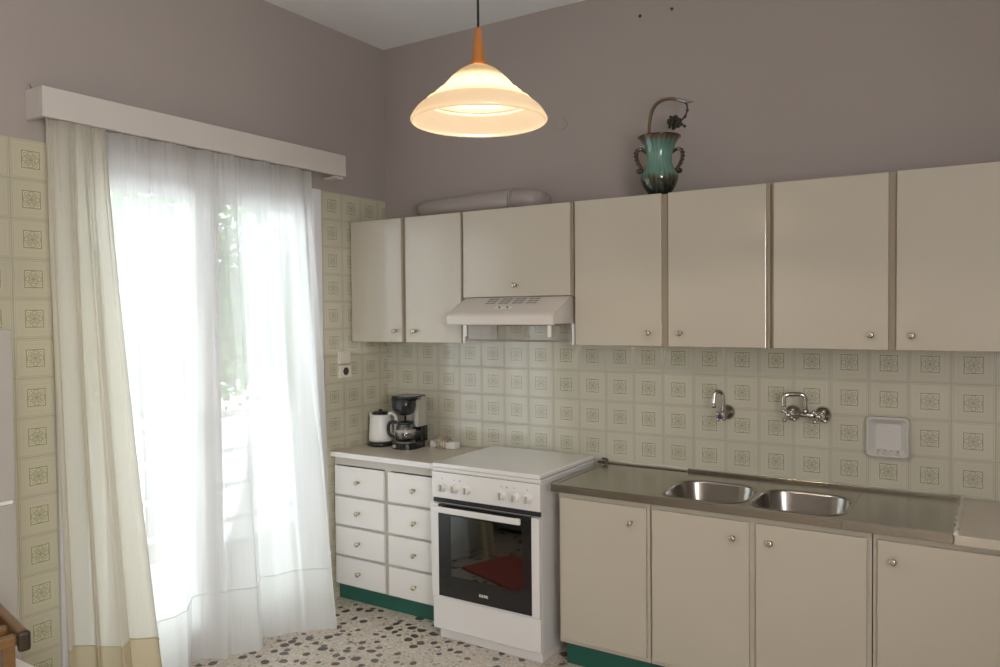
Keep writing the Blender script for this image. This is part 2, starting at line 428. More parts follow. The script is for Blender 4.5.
def polyat(pts, s):
    for (s0, *a), (s1, *b) in zip(pts, pts[1:]):
        if s <= s1 or (s1, *b) == tuple(pts[-1]):
            t = max(0, min(1, (s-s0)/(s1-s0))); t2 = t*t*(3-2*t)*.5 + t*.5
            return [x+(y-x)*t2 for x, y in zip(a, b)]
def curtain(name, label, mats, top, bot, ztop, hemz, folds, nu=260, nv=60, fine=.35):
    c_ = thing(name, label, 'curtain', (top[len(top)//2][1], top[len(top)//2][2], 0), 0)
    ox, oy = c_.location.x, c_.location.y
    def P(s, t):
        tx, ty = polyat(top, s); bx_, by_ = polyat(bot, s)
        w = t**1.25
        x = tx+(bx_-tx)*w; y = ty+(by_-ty)*w
        off = 0
        for n_, ph, a0, a1, wob in folds:
            a = a0+(a1-a0)*t
            off += a*sin(2*pi*(n_*(s+wob*sin(3*t+ph)*.01))+ph)
        g = max(0, 1-t*3)
        off += .004*g*sin(2*pi*46*s+1.3)
        yo = (.6*off*cos(2*pi*folds[0][0]*s+folds[0][1]))
        x = x+off
        x = max(x, .022+.012*t)
        return Vector((x-ox, y+yo-oy, ztop*(1-t)+.004*0))
    th = 1-hemz/ztop
    def sheet(nm, t0, t1, nvv, mat, par, off=0):
        bm = B(); uvl = bm.loops.layers.uv.new('uv'); g = []
        for j in range(nvv+1):
            t = t0+(t1-t0)*j/nvv
            row = []
            for i in range(nu+1):
                s = i/nu; p = P(s, t)
                if t > .999: p.z = .004+.006*(1+sin(s*37))*.5
                row.append((bm.verts.new(p), s, t))
            g.append(row)
        for j in range(nvv):
            for i in range(nu):
                q = (g[j][i], g[j][i+1], g[j+1][i+1], g[j+1][i])
                f = bm.faces.new([v[0] for v in q]); f.smooth = True
                for lp, v in zip(f.loops, q): lp[uvl].uv = (v[1], v[2])
        return obj(nm, bm, mat, par)
    sheet('cloth', 0, th, nv, mats[0], c_)
    sheet('hem', th, 1, 12, mats[1], c_)
    # stitched seam along the top of the hem
    bm = B(); pts = [P(i/nu, th)+Vector((.002, 0, 0)) for i in range(nu+1)]; tube(bm, pts, .0022, 4); obj('hem_seam', bm, mats[1], c_)
    return c_
curtain('sheer_curtain', 'long white sheer curtain hanging across the balcony door down to the floor', ('sheer', 'sheerhem'),
        [(0, .060, -1.83), (.5, .060, -1.24), (1, .060, -.655)],
        [(0, .17, -1.90), (.18, .21, -1.72), (.32, .12, -1.50), (.42, .05, -1.34), (.5, .12, -1.27), (.6, .16, -1.15), (.7, .13, -1.02), (.8, .20, -.88), (.87, .27, -.80), (.93, .16, -.63), (.97, .09, -.53), (1, .045, -.495)],
        2.318, .305, [(7, .4, .010, .022, 2.0), (13, 1.9, .006, .010, 3.0), (3.3, 2.6, .004, .03, 1.5), (24, .2, .004, .002, 1)])
curtain('cream_curtain_panel', 'bunched cream curtain panel at the left end of the pelmet with beige hem', ('cream', 'creamhem'),
        [(0, .070, -2.015), (.5, .085, -1.90), (1, .088, -1.785)],
        [(0, .10, -2.00), (.3, .18, -1.93), (.6, .28, -1.90), (1, .34, -1.74)],
        2.318, .315, [(3.2, 1.0, .012, .045, 2.0), (7, .5, .006, .012, 2.5), (17, 2.2, .004, .002, 1)], nu=180)

# ------------------------------------------------------------------ knobs
def knob(parent, x, y, z, mesh_cache={}, s=1.0):
    if 'k' not in mesh_cache:
        bm = B(); R = Matrix.Rotation(radians(90), 4, 'X')
        lathe(bm, [(.0075, 0), (.0075, .002), (.0045, .004), (.0045, .012), (.011, .016), (.0125, .020), (.0125, .024)], 20, R, mi=0)
        lathe(bm, [(.0122, .024), (.010, .0275), (.005, .0285), (0, .0287)], 20, R, False, mi=1)
        mesh_cache['k'] = obj('knob', bm, ['brass', 'knobc'], parent)
        mesh_cache['k'].location = (x, y, z); return mesh_cache['k']
    o = mesh_cache['k'].copy(); COL.objects.link(o); o.parent = parent; o.location = (x, y, z); return o

# ------------------------------------------------------------------ upper cabinets
UZ0, UZ1 = 1.417, 2.088
def upper(x0, x1, doors, label, z0=UZ0, body='carcass'):
    c_ = thing('wall_cabinet', label, 'cabinet', (x0, 0, z0), 0, 'cream wall cabinets')
    w = x1-x0; h = UZ1-z0
    bm = B()
    bx(bm, 0.001, .016, -.290, -.001, 0, h-.002); bx(bm, w-.016, w-.001, -.290, -.001, 0, h-.002)
    bx(bm, .016, w-.016, -.290, -.001, 0, .016); bx(bm, .016, w-.016, -.290, -.001, h-.018, h-.002); bx(bm, .016, w-.016, -.012, -.001, .016, h-.018)
    if len(doors) > 1: bx(bm, w/2-.03, w/2+.03, -.290, -.27, .016, h-.018)
    obj('body', bm, body, c_, .001)
    for d0, d1, kx, kz in doors:
        bm = B(); bx(bm, d0-x0, d1-x0, -.310, -.2915, .002, h)
        d = obj('door', bm, 'laminate', c_, .0025)
        knob(d, kx-x0, -.310, kz-z0)
    return c_
upper(.004, .773, [(.010, .374, .334, 1.480), (.402, .766, .465, 1.479)], 'pale wall cabinet in the corner left of the extractor hood')
upper(.775, 1.404, [(.782, 1.394, 1.097, 1.708)], 'short cream wall cabinet with flap door directly above the extractor hood', 1.650)
upper(1.406, 2.302, [(1.420, 1.841, 1.783, 1.479), (1.873, 2.288, 1.929, 1.479)], 'cream wall cabinet under the green vase, right of the hood')
upper(2.304, 3.200, [(2.318, 2.737, 2.679, 1.477), (2.764, 3.186, 2.817, 1.474)], 'cream wall cabinet at the right edge above the soap dish')

# ------------------------------------------------------------------ extractor hood
hd = thing('extractor_hood', 'white slanted extractor hood with vent slots above the stove', 'extractor hood', (.785, 0, 1.43))
w = .61
def hz(z): return z-1.43
bm = B()
prof = [(-.305, hz(1.649)), (-.455, hz(1.572)), (-.466, hz(1.560)), (-.470, hz(1.545)), (-.466, hz(1.518)), (-.458, hz(1.514)), (-.452, hz(1.520)), (-.290, hz(1.520)), (-.02, hz(1.520)), (-.02, hz(1.649))]
prism(bm, prof, 'x', .006, w-.006); obj('canopy', bm, 'hood', hd, .002)
bm = B()   # vent slots: four groups of three, lying on the slope
def slope(u, v, du, dv, mi=0, t=.0012, sk=0):
    # u along x, v 0..1 down the slope
    a = Vector((0, -.305, hz(1.649))); b = Vector((0, -.455, hz(1.572))); n = Vector((0, -.457, .889))
    def P(uu, vv): return a+(b-a)*vv+Vector((uu, 0, 0))+n*t
    q = [P(u+sk, v), P(u+du+sk, v), P(u+du, v+dv), P(u, v+dv)]
    bm.faces.new([bm.verts.new(p) for p in q]).material_index = mi
for g in range(4):
    for r_ in range(3):
        for k in range(2): slope(.165+g*.078+k*.031, .10+r_*.13, .027, .07, 0, .0014, .004)
obj('vent_slots', bm, 'greyp', hd)
bm = B(); slope(.25, .60, .10, .17, 0, .001)
obj('switch_plate', bm, 'plastic', hd)
bm = B(); R_ = Matrix.Rotation(radians(152.8-90), 4, 'X')
for k in range(2):
    a = Vector((0, -.305, hz(1.649))); b = Vector((0, -.455, hz(1.572))); p = a+(b-a)*.68+Vector((.278+k*.045, 0, 0))
    bm = B(); lathe(bm, [(.006, 0), (.006, .005), (0, .0055)], 14, Matrix.Translation(p) @ R_, False); obj('switch_button', bm, 'greyp', hd)
bm = B()
bx(bm, .002, .012, -.300, -.290, 0, hz(1.519)); bx(bm, .012, w-.012, -.300, -.292, 0, .010)
bx(bm, w-.012, w-.002, -.300, -.290, 0, hz(1.519)); obj('lower_rail', bm, 'greyp', hd, .001)
for a, b in ((w-.045, w-.028), (.10, .112)):
    bm = B(); bx(bm, a, b, -.452, -.444, hz(1.460), hz(1.519)); obj('visor_bracket', bm, 'whitepaint', hd, .001)
for a, b in ((-.009, .0015), (w+.006, w+.0155)):
    bm = B(); bx(bm, a, b, -.3095, -.002, -.012, hz(1.519)); obj('side_panel', bm, 'white', hd, .001)
# side panels of the neighbouring cabinets reach down beside the hood
for x, lab in ((.7745, 'white side panel left of the extractor hood'), ):
    pass

# ------------------------------------------------------------------ duct
bm = B()
p0, p1 = Vector((.385, -.095, 2.147)), Vector((1.005, -.16, 2.147))
d = (p1-p0).normalized(); pts = [p0-d*.048, p0-d*.044, p0-d*.03, p0, p1]; rr = [.012, .030, .044, .054, .054]
tube(bm, pts, rr, 24)
dt = thing('exhaust_duct', 'grey painted exhaust duct lying on top of the wall cabinets', 'duct', (.7, -.13, 2.09))
bm2 = bm; o = obj('pipe', bm2, 'duct', dt); o.location = (-.7, .13, -2.09)
bm = B(); tube(bm, [p1-d*.012, p1+d*.004], .0565, 24); o = obj('joint_ring', bm, 'duct', dt); o.location = (-.7, .13, -2.09)
bm = B(); e = p1+d*.002
tube(bm, spline([e, e+d*.05+Vector((0, .004, -.002)), e+d*.088+Vector((0, .03, -.006)), e+d*.098+Vector((0, .075, -.008)), e+d*.098+Vector((0, .11, -.008))], 5), .054, 24)
o = obj('elbow', bm, 'duct', dt); o.location = (-.7, .13, -2.09)

# ------------------------------------------------------------------ lower cabinets by the sink
def lower(x0, x1, doors, label):
    c_ = thing('base_cabinet', label, 'cabinet', (x0, 0, 0), 0, 'cream base cabinets under the sink')
    w = x1-x0
    bm = B(); Z0, Z1 = .120, .786
    bx(bm, .001, .018, -.560, -.001, Z0, Z1); bx(bm, w-.018, w-.001, -.560, -.001, Z0, Z1)
    bx(bm, .018, w-.018, -.560, -.001, Z0, Z0+.018)
    bx(bm, .018, w-.018, -.560, -.545, Z1-.06, Z1); bx(bm, .018, w-.018, -.02, -.001, Z0+.018, Z1)
    if len(doors) > 1: bx(bm, w/2-.03, w/2+.03, -.560, -.54, Z0+.018, Z1-.06)
    obj('body', bm, 'carcass_light', c_, .001)
    bm = B(); bx(bm, .002, w-.002, -.498, -.480, 0.001, .1195); obj('plinth', bm, 'kick', c_)
    for d0, d1, kx in doors:
        bm = B(); bx(bm, d0-x0, d1-x0, -.580, -.5615, .142, .765)
        d = obj('door', bm, 'laminate', c_, .0025)
        knob(d, kx-x0, -.580, .700)
    return c_
lower(1.462, 1.886, [(1.477, 1.874, 1.809)], 'single door base cabinet beside the stove')
lower(1.888, 2.716, [(1.901, 2.290, 2.232), (2.316, 2.701, 2.371)], 'double door base cabinet under the two sink bowls')
lower(2.718, 3.560, [(2.735, 3.128, 2.785), (3.15, 3.545, 3.49)], 'base cabinet at the right edge under the pale worktop')

# ------------------------------------------------------------------ sink unit
SZ = .823
sk = thing('sink_unit', 'long stainless steel double bowl sink worktop with drainers', 'sink', (1.43, 0, .787))
def sx(x): return x-1.43
def szl(z): return z-.787
bm = B()
X0, X1, Y0, Y1 = sx(1.436), sx(2.966), -.590, -.012
bowls = [(sx(1.905), sx(2.245)), (sx(2.267), sx(2.610))]
BY0, BY1 = -.540, -.195
HF = .181
# top surface with two bowl openings: build with grid pieces and rounded openings
def ringface(bm, out, inn, z):
    n = len(inn)
    o = [bm.verts.new((x, y, z)) for x, y in out]; i_ = [bm.verts.new((x, y, z)) for x, y in inn]
    for k in range(n): bm.faces.new((o[k], o[(k+1) % n], i_[(k+1) % n], i_[k]))
zt = szl(SZ)
for (a, b) in bowls:
    cx, cy = (a+b)/2, (BY0+BY1)/2; rr_ = .10
    inn = rc(b-a, BY1-BY0, rr_, 8, cx, cy)
    L0, L1 = cx-.18, cx+.18
    out = []
    for k, (x, y) in enumerate(inn):
        dx, dy = x-cx, y-cy; sc = min(HF/abs(dx) if abs(dx) > 1e-6 else 9, HF/abs(dy) if abs(dy) > 1e-6 else 9)
        out.append((cx+dx*sc, cy+dy*sc))
    for qx in (cx-HF, cx+HF):
        for qy in (cy-HF, cy+HF):
            j = min(range(len(out)), key=lambda i: (out[i][0]-qx)**2+(out[i][1]-qy)**2); out[j] = (qx, qy)
    ringface(bm, out, inn, zt-.004)
    # corner fill: snap outline corners
def rect(x0, x1, y0, y1, z): bm.faces.new([bm.verts.new(p) for p in ((x0, y0, z), (x1, y0, z), (x1, y1, z), (x0, y1, z))])
c1, c2 = [(a+b)/2 for a, b in bowls]; cy = (BY0+BY1)/2
obj('bowl_surround', bm, 'steel', sk)
bm = B()
zz = szl(.7885)
for x0_, x1_, y0_, y1_ in ((X0, c1-HF+.001, Y0, Y1), (c2+HF-.001, X1, Y0, Y1), (c1-HF+.001, c2+HF-.001, Y0, cy-HF+.001), (c1-HF+.001, c2+HF-.001, cy+HF-.001, Y1)):
    bx(bm, x0_, x1_, y0_, y1_, zz, zt-.004)
bm.faces.ensure_lookup_table()
# raised rims
bx(bm, X0, X1, Y0, Y0+.018, zt-.004, zt); bx(bm, X0, X0+.014, Y0+.018, Y1, zt-.004, zt); bx(bm, X1-.014, X1, Y0+.018, Y1, zt-.004, zt)
bx(bm, sx(1.86), X1, Y1-.020, Y1, zt-.004, zt+.010); bx(bm, X0+.014, sx(1.86), Y1-.020, Y1, zt-.004, zt+.002)
obj('steel_top', bm, 'steel', sk, .0015)
for (a, b) in bowls:
    bm = B(); cx = (a+b)/2; w_, d_ = b-a, BY1-BY0
    loops = []
    for k, (ins, z) in enumerate(((-.010, zt-.0035), (-.008, zt-.001), (0, zt-.003), (.003, zt-.012), (.012, zt-.10), (.026, zt-.13), (.06, zt-.142), (.12, zt-.145))):
        r_ = max(.02, .10-ins*.5)
        loops.append([(x, y, z) for x, y in rc(w_-2*ins, d_-2*ins, min(r_, (min(w_, d_)-2*ins)/2-.002), 8, cx, cy)])
    loft(bm, loops, False, True, smooth=True); bl = obj('bowl', bm, 'steeldark', sk)
    bm = B(); lathe(bm, [(.034, 0), (.034, .002), (.026, .003), (.022, .001), (0, .001)], 24, Matrix.Translation((cx, cy, zt-.1445)), False); obj('drain', bm, 'chrome', bl)
# a bracket of rusty metal and caulk in the corner by the stove
bm = B(); tube(bm, [(1.425, -.035, .842), (1.447, -.035, .842), (1.452, -.03, .83)], .006, 8); tube(bm, [(1.412, -.06, .829), (1.45, -.05, .829)], .006, 8)
tag(obj('corner_clip', bm, 'rust'), 'small dark rusty clip behind the stove corner at the steel worktop', 'clip')
bm = B(); pts = [(2.972+.003*sin(k*2.1), -.595+k*.0292, .8235+.002*sin(k*1.7)) for k in range(21)]
tube(bm, pts, [.0075+.002*sin(k*2.7) for k in range(21)], 8)
tag(obj('caulk_strip', bm, 'caulk'), 'rough white caulk line between steel sink top and pale worktop', 'caulk')
bm = B(); pts = [(1.44+k*.076, -.007, .829+.0015*sin(k*2.1)) for k in range(21)]; tube(bm, pts, .005, 8)
tag(obj('caulk_strip', bm, 'caulk'), 'thin caulk line along the tiles behind the steel sink top', 'caulk')
bm = B(); bx(bm, 2.968, 3.60, -.598, -.001, .7875, .822)
tag(obj('worktop', bm, 'worktop', None, .003), 'pale beige worktop at the right edge beside the steel sink', 'worktop')

# ------------------------------------------------------------------ drawer unit with worktop
dx0, dx1 = .004, .772
du = thing('drawer_cabinet', 'white chest of eight drawers with green plinth beside the stove', 'drawer cabinet', (dx0, 0, 0))
w = dx1-dx0
bm = B(); Zb, Zt = .088, .795
bx(bm, .001, .016, -.455, -.001, Zb, Zt); bx(bm, w-.016, w-.001, -.455, -.001, Zb, Zt); bx(bm, .016, w-.016, -.455, -.001, Zb, Zb+.014)
bx(bm, .016, w-.016, -.455, -.44, Zt-.045, Zt); bx(bm, .016, w-.016, -.02, -.001, Zb+.014, Zt-.045); bx(bm, w/2-.022, w/2+.022, -.455, -.02, Zb+.014, Zt-.045)
rows = [(.592, .746), (.427, .577), (.262, .412), (.098, .247)]
for (a, b), (c_, d_) in zip(rows, rows[1:]): bx(bm, .016, w-.016, -.4545, -.43, d_-.004, a+.004)
obj('body', bm, 'drawer_body', du, .001)
bm = B(); bx(bm, .002, w-.002, -.432, -.415, .001, .0875); obj('plinth', bm, 'kick', du)
for (z0, z1) in rows:
    for a, b in ((.016, .366), (.396, .752)):
        bm = B(); bx(bm, a, b, -.474, -.4565, z0, z1)
        d = obj('drawer', bm, 'drawer', du, .003); knob(d, (a+b)/2, -.474, (z0+z1)/2)
ct = thing('worktop', 'beige worktop with white edge carrying the kettle and coffee maker', 'worktop', (dx0, 0, .796))
bm = B(); bx(bm, .001, .774, -.478, -.001, 0, .027); obj('slab', bm, 'worktop', ct, .001)
bm = B(); bx(bm, .001, .774, -.490, -.4785, 0, .0272); obj('edge_strip', bm, 'drawer', ct, .002)

# ------------------------------------------------------------------ stove
SX0, SX1 = .786, 1.388
st = thing('stove', 'white freestanding electric stove with black glass oven door', 'stove', (SX0, -.045, 0))
w = SX1-SX0
yf = -.535   # body front, local (world -0.58)
bm = B(); bx(bm, .003, w-.003, yf, 0, .05, .815); obj('body', bm, 'white', st, .003)
bm = B(); bx(bm, .02, w-.012, yf+.012, -.02, .001, .05); obj('base', bm, 'white', st, .003)
bm = B(); bx(bm, 0, w, yf-.012, 0, .816, .832); obj('hob_tray', bm, 'white', st, .004)
bm = B(); bx(bm, .001, w-.001, yf-.018, -.004, .8335, .855); obj('lid', bm, 'white', st, .006)
bm = B(); bx(bm, .001, w-.001, yf-.018, yf-.001, .690, .813); obj('control_panel', bm, 'white', st, .003)
for kx in (.068, .138, .208, .402, .472, .541):
    bm = B(); R = Matrix.Translation((kx, yf-.018, .743)) @ Matrix.Rotation(radians(90), 4, 'X')
    lathe(bm, [(.023, 0), (.023, .003), (.019, .005), (.0175, .018), (.015, .021), (0, .0215)], 28, R, False)
    ck = obj('control_knob', bm, 'plastic', st, .001)
    bm = B(); bx(bm, kx-.004, kx+.005, yf-.048, yf-.0397, .727, .759); obj('grip', bm, 'silverp', ck, .002)
for kx in (.068, .138, .172, .402, .432, .472, .541):
    bm = B()
    R = Matrix.Translation((kx-.004, yf-.0182, .783 if kx not in (.172, .432) else .782)) @ Matrix.Rotation(radians(90), 4, 'X')
    lathe(bm, [(.0028 if kx not in (.172, .432) else .004, 0), (.0028 if kx not in (.172, .432) else .004, .001)], 10, R)
    obj('dial_marking', bm, 'greyp', st)
bm = B(); bx(bm, .006, w-.004, yf-.012, yf-.001, .668, .688); obj('vent_gap', bm, 'blackmat', st)
# oven door: white sides, black glass, window
dr = None
bm = B()
y0, y1 = yf-.028, yf-.002
bx(bm, .002, .045, y0, y1, .216, .664); bx(bm, w-.042, w-.002, y0, y1, .216, .664); bx(bm, .045, w-.042, y0+.001, y1, .216, .2215)
dr = obj('oven_door', bm, 'white', st, .004)
wx0, wx1, wz0, wz1 = .118, .512, .325, .612
bm = B()
for d in ((.0455, w-.0425, .222, wz0), (.0455, w-.0425, wz1, .662), (.0455, wx0, wz0, wz1), (wx1, w-.0425, wz0, wz1)):
    bx(bm, d[0], d[1], y0+.001, y1, d[2], d[3])
obj('door_glass', bm, 'black', dr)
bm = B(); bx(bm, wx0, wx1, y0+.001, y0+.004, wz0, wz1); obj('window_pane', bm, 'ovenglass', dr)
bm = B(); bx(bm, .030, w-.078, y0-.042, y0-.026, .632, .660); bx(bm, .055, .075, y0-.026, y0+.001, .638, .654); bx(bm, w-.12, w-.10, y0-.026, y0+.001, .638, .654)
obj('door_handle', bm, 'white', dr, .005)
bm = B()   # oven maker's lettering, too small to read: short pale strokes
gx = .278; zc = .262; y_ = y0+.0005
def st_(a, b, c_, d_): bx(bm, gx+a, gx+b, y_-.001, y_, zc+c_, zc+d_)
for k, g in enumerate(('E', 'E', 'M', 'E')):
    o_ = k*.0128
    st_(o_, o_+.0032, -.006, .006)
    if g == 'E': st_(o_+.0032, o_+.010, .0035, .006); st_(o_+.0032, o_+.009, -.0012, .0012); st_(o_+.0032, o_+.010, -.006, -.0035)
    else: st_(o_+.0032, o_+.0085, .003, .006); st_(o_+.0045, o_+.0066, -.003, .003); st_(o_+.0085, o_+.0112, -.006, .006)
obj('logo', bm, 'plastic', dr)
# oven cavity and rack seen through the pane (the body is solid, so the cavity sits in the door depth)
bm = B(); bx(bm, wx0, wx1, y1-.004, y1-.0005, wz0, wz1); obj('inner_panel', bm, 'blackmat', dr)
bm = B(); bx(bm, .19, .508, y0+.0045, y0+.008, .466, .471)
obj('oven_rack', bm, 'plastic', dr)
bm = B(); bx(bm, .004, w-.002, yf-.020, yf-.001, .056, .212); obj('storage_drawer', bm, 'white', st, .004)

# ------------------------------------------------------------------ kettle
kt = thing('kettle', 'white electric kettle with black lid and base in the corner', 'kettle', (.118, -.200, .8235), radians(12))
bm = B(); lathe(bm, [(.068, 0), (.073, .004), (.073, .016), (.066, .022), (.05, .024)], 40); obj('power_base', bm, 'black', kt)
bm = B()
loops = []
for z, r_, s_ in ((.026, .062, 0), (.032, .068, 0), (.06, .068, 0), (.10, .065, .0), (.14, .060, .004), (.165, .056, .012), (.178, .053, .018)):
    L = []
    for k in range(40):
        a = 2*pi*k/40; sp = s_*max(0, cos(a-pi))**6
        L.append(((r_+sp)*cos(a), (r_+sp)*sin(a), z+sp*.5))
    loops.append(L)
loft(bm, loops, True, True, smooth=True); obj('body', bm, 'plastic', kt)
bm = B(); lathe(bm, [(.052, .178), (.050, .187), (.036, .195), (.012, .198), (0, .198)], 32, None, False); lathe(bm, [(.012, .198), (.010, .206), (0, .207)], 14, None, False); obj('lid', bm, 'black', kt)
bm = B(); tube(bm, spline([(.045, 0, .178), (.075, 0, .186), (.098, 0, .165), (.098, 0, .11), (.088, 0, .065), (.066, 0, .05)], 6), .0095, 12); obj('handle', bm, 'plastic', kt)

# ------------------------------------------------------------------ coffee maker
cm = thing('coffee_maker', 'black and grey filter coffee maker with glass jug', 'coffee maker', (.300, -.155, .8235), radians(4))
bm = B()
loft(bm, [[(x, y, z) for x, y in rc(.155, .20, r_, 6, 0, -.02)] for z, r_ in ((0, .06), (.004, .065), (.03, .065), (.036, .06))]); obj('base', bm, 'black', cm, .001)
bm = B(); lathe(bm, [(.058, 0), (.058, .003), (0, .003)], 32, Matrix.Translation((-.005, -.045, .036)), False); obj('hot_plate', bm, 'greyp', cm)
bm = B(); loft(bm, [[(x, y, z) for x, y in rc(.15, .062, .02, 5, 0, .047)] for z in (.036, .125)]); obj('tank_lower', bm, 'black', cm)
bm = B(); loft(bm, [[(x, y, z) for x, y in rc(.15, .062, .02, 5, 0, .047)] for z in (.126, .30)]); bx(bm, .045, .0745, -.03, .02, .126, .285)
obj('water_tank', bm, 'silverp', cm, .002)
bm = B()
loft(bm, [[(x, y, z) for x, y in rc(w_, w_*.98, w_*.42, 8, -.012, -.04)] for z, w_ in ((.195, .07), (.205, .108), (.225, .130), (.25, .142), (.292, .148))], smooth=True)
obj('filter_basket', bm, 'black', cm)
bm = B(); loft(bm, [[(x, y, z) for x, y in rc(.16, .172, .04, 6, -.002, -.015)] for z in (.3005, .308)]); loft(bm, [[(x, y, z) for x, y in rc(.15, .12, .05, 6, -.006, -.045)] for z in (.2925, .3004)]); obj('lid', bm, 'black', cm, .002)
jg = None
bm = B(); O = Matrix.Translation((-.005, -.045, .0395))
lathe(bm, [(0, 0), (.045, 0), (.055, .008), (.060, .03), (.060, .055), (.052, .085), (.042, .102)], 36, O, False); jg = obj('glass_jug', bm, 'jug', cm)
bm = B(); lathe(bm, [(.044, .102), (.046, .108), (.044, .116), (.02, .120), (.006, .122), (.006, .150), (0, .152)], 30, O, False); obj('jug_lid', bm, 'black', jg)
bm = B(); lathe(bm, [(.0612, .056), (.0612, .066), (.0565, .072)], 36, O, False); obj('jug_band', bm, 'silverp', jg)
bm = B(); tube(bm, spline([(-.055, -.06, .150), (-.090, -.07, .150), (-.104, -.074, .125), (-.100, -.073, .08), (-.072, -.064, .062)], 6), .0095, 12); obj('jug_handle', bm, 'black', jg)
bm = B(); lathe(bm, [(.011, 0), (.011, .004), (0, .005)], 16, Matrix.Translation((-.03, -.1205, .018)) @ Matrix.Rotation(radians(90), 4, 'X'), False); obj('power_switch', bm, 'silverp', cm)
for ch in cm.children_recursive: ch.data.transform(Matrix.Diagonal((.97, .97, .95, 1)))

# ------------------------------------------------------------------ power strip with coiled cable
ps = thing('power_strip', 'white power strip wrapped in its own cable beside the coffee maker', 'power strip', (.485, -.085, .8235), radians(-3))
bm = B(); bx(bm, -.09, .09, -.024, .024, 0, .036); obj('housing', bm, 'plastic', ps, .005)
for k in range(3):
    bm = B(); lathe(bm, [(.018, 0), (.018, .001), (.015, -.0), (.015, -.002), (0, -.002)], 20, Matrix.Translation((-.066+k*.066, 0, .0365)), False); obj('socket', bm, 'cream_plastic', ps)
bm = B()
for k in range(6):
    x = -.03+k*.011; pts = []
    for j in range(17):
        a = 2*pi*j/16; pts.append((x+.004*sin(a+k), (.037+.003*sin(k*2))*cos(a), max(.004, .020+(.040+.005*cos(k*1.7))*sin(a))))
    tube(bm, pts, .0036, 8, cap=False)
tube(bm, spline([(-.03, -.034, .02), (-.06, -.03, .05), (-.08, -.01, .052), (-.088, .0, .038)], 6), .0036, 8)
obj('cable', bm, 'tan_cable', ps)

# ------------------------------------------------------------------ vase with curved metal flower
vs = thing('amphora_vase', 'green glazed ceramic vase with two scalloped brown handles on the cabinet', 'vase', (1.806, -.235, 2.0885)); VSC = (1.1, 1.1, .94)
def vase_mat():
    t = NT('green_brown_glaze'); co = t.coord(); sp = t.n('ShaderNodeSeparateXYZ'); t.l(co, sp.inputs[0])
    at = t.math('ARCTAN2', sp.outputs[1], sp.outputs[0])
    drip = t.math('MULTIPLY', t.math('SINE', t.math('MULTIPLY', at, 22)), .006)
    z = t.math('ADD', sp.outputs[2], t.math('ADD', drip, t.math('MULTIPLY', t.noise(30, 3, co), .03)))
    c = t.ramp(t.math('DIVIDE', z, .278), [(0, (.006, .006, .005)), (.20, (.008, .008, .006)), (.30, (.06, .045, .02)), (.40, (.12, .24, .19)), (.70, (.16, .32, .26)), (.88, (.09, .19, .155)), (.94, (.10, .055, .03))])
    st_ = t.math('MULTIPLY_ADD', t.math('SINE', t.math('MULTIPLY', at, 26)), .5, .5)
    c = t.mix(t.math('MULTIPLY', st_, .30), c, (.05, .10, .08))
    t.l(c, t.b.inputs['Base Color']); t.b.inputs['Roughness'].default_value = .12; t.b.inputs['Coat Weight'].default_value = .5
    return t.m
M['vase'] = vase_mat(); M['vasebrown'] = simple('brown_glaze', (.045, .022, .012), .2, noise=.4, nscale=60, coat=.5)
bm = B(); prof = [(0, 0), (.038, 0), (.042, .004), (.052, .02), (.066, .045), (.075, .072), (.076, .092), (.068, .115), (.056, .135), (.050, .155), (.050, .185), (.056, .215), (.066, .245), (.078, .268), (.084, .276)]
lathe(bm, prof, 64, None, False); lathe(bm, [(.084, .276), (.083, .279), (.074, .268), (.060, .24), (.048, .21), (.044, .18)], 64, None, False)
obj('body', bm, 'vase', vs)
bm = B(); tube(bm, [(.083*cos(2*pi*k/48), .083*sin(2*pi*k/48), .277) for k in range(49)], .004, 8, cap=False); obj('rim', bm, 'vasebrown', vs)
ang = radians(28)
for s in (-1, 1):
    bm = B(); pts = spline([(s*.050, 0, .205), (s*.074, 0, .222), (s*.090, 0, .208), (s*.091, 0, .180), (s*.082, 0, .150), (s*.070, 0, .125), (s*.074, 0, .115)], 5)
    tube(bm, pts, .0075, 10)
    for k in range(2, len(pts)-8, 3):
        q = pts[k]; dd = Vector((s, 0, .25)).normalized(); lathe(bm, [(.0065, 0), (.005, .006), (0, .009)], 8, Matrix.Translation(q+dd*.004) @ Vector((0, 0, 1)).rotation_difference(dd).to_matrix().to_4x4(), False)
    bmesh.ops.create_uvsphere(bm, u_segments=12, v_segments=8, radius=.013, matrix=Matrix.Translation((s*.080, 0, .118)))
    o = obj('handle', bm, 'vasebrown', vs); o.rotation_euler = (0, 0, ang)
for ch in vs.children: ch.data.transform(Matrix.Diagonal((*VSC, 1)) @ Matrix.Rotation(ch.rotation_euler.z, 4, 'Z')); ch.rotation_euler = (0, 0, 0)
fl = thing('metal_flower', 'curved bronze stem with a dark rose rising from the green vase', 'flower ornament', (1.770, -.235, 2.30))
M['bronze'] = simple('bronze_metal', (.20, .14, .08), .35, metal=.9, noise=.3, nscale=40)
M['pale_leafm'] = simple('pale_metal_leaf', (.30, .32, .28), .4, metal=.6, noise=.2)
M['darkrose'] = simple('dark_metal_rose', (.05, .045, .035), .35, metal=.6, noise=.4, nscale=60)
cr, cu = Vector((.843, .538, 0)), Vector((0, 0, 1))
def F(a, b): return cr*(a*1.22+.002)+cu*b
bm = B(); P_ = spline([F(-.012, -.08), F(-.010, .04), F(-.009, .115), F(.004, .180), (F(.034, .216)), F(.075, .224), F(.112, .212)], 7)
tube(bm, P_, [.0048 + .0035*sin(pi*i/(len(P_)-1)) for i in range(len(P_))], 8); st1 = obj('stem', bm, 'bronze', fl)
bm = B(); P_ = spline([F(.085, .224), F(.105, .216), F(.13, .210), F(.152, .212)], 5)
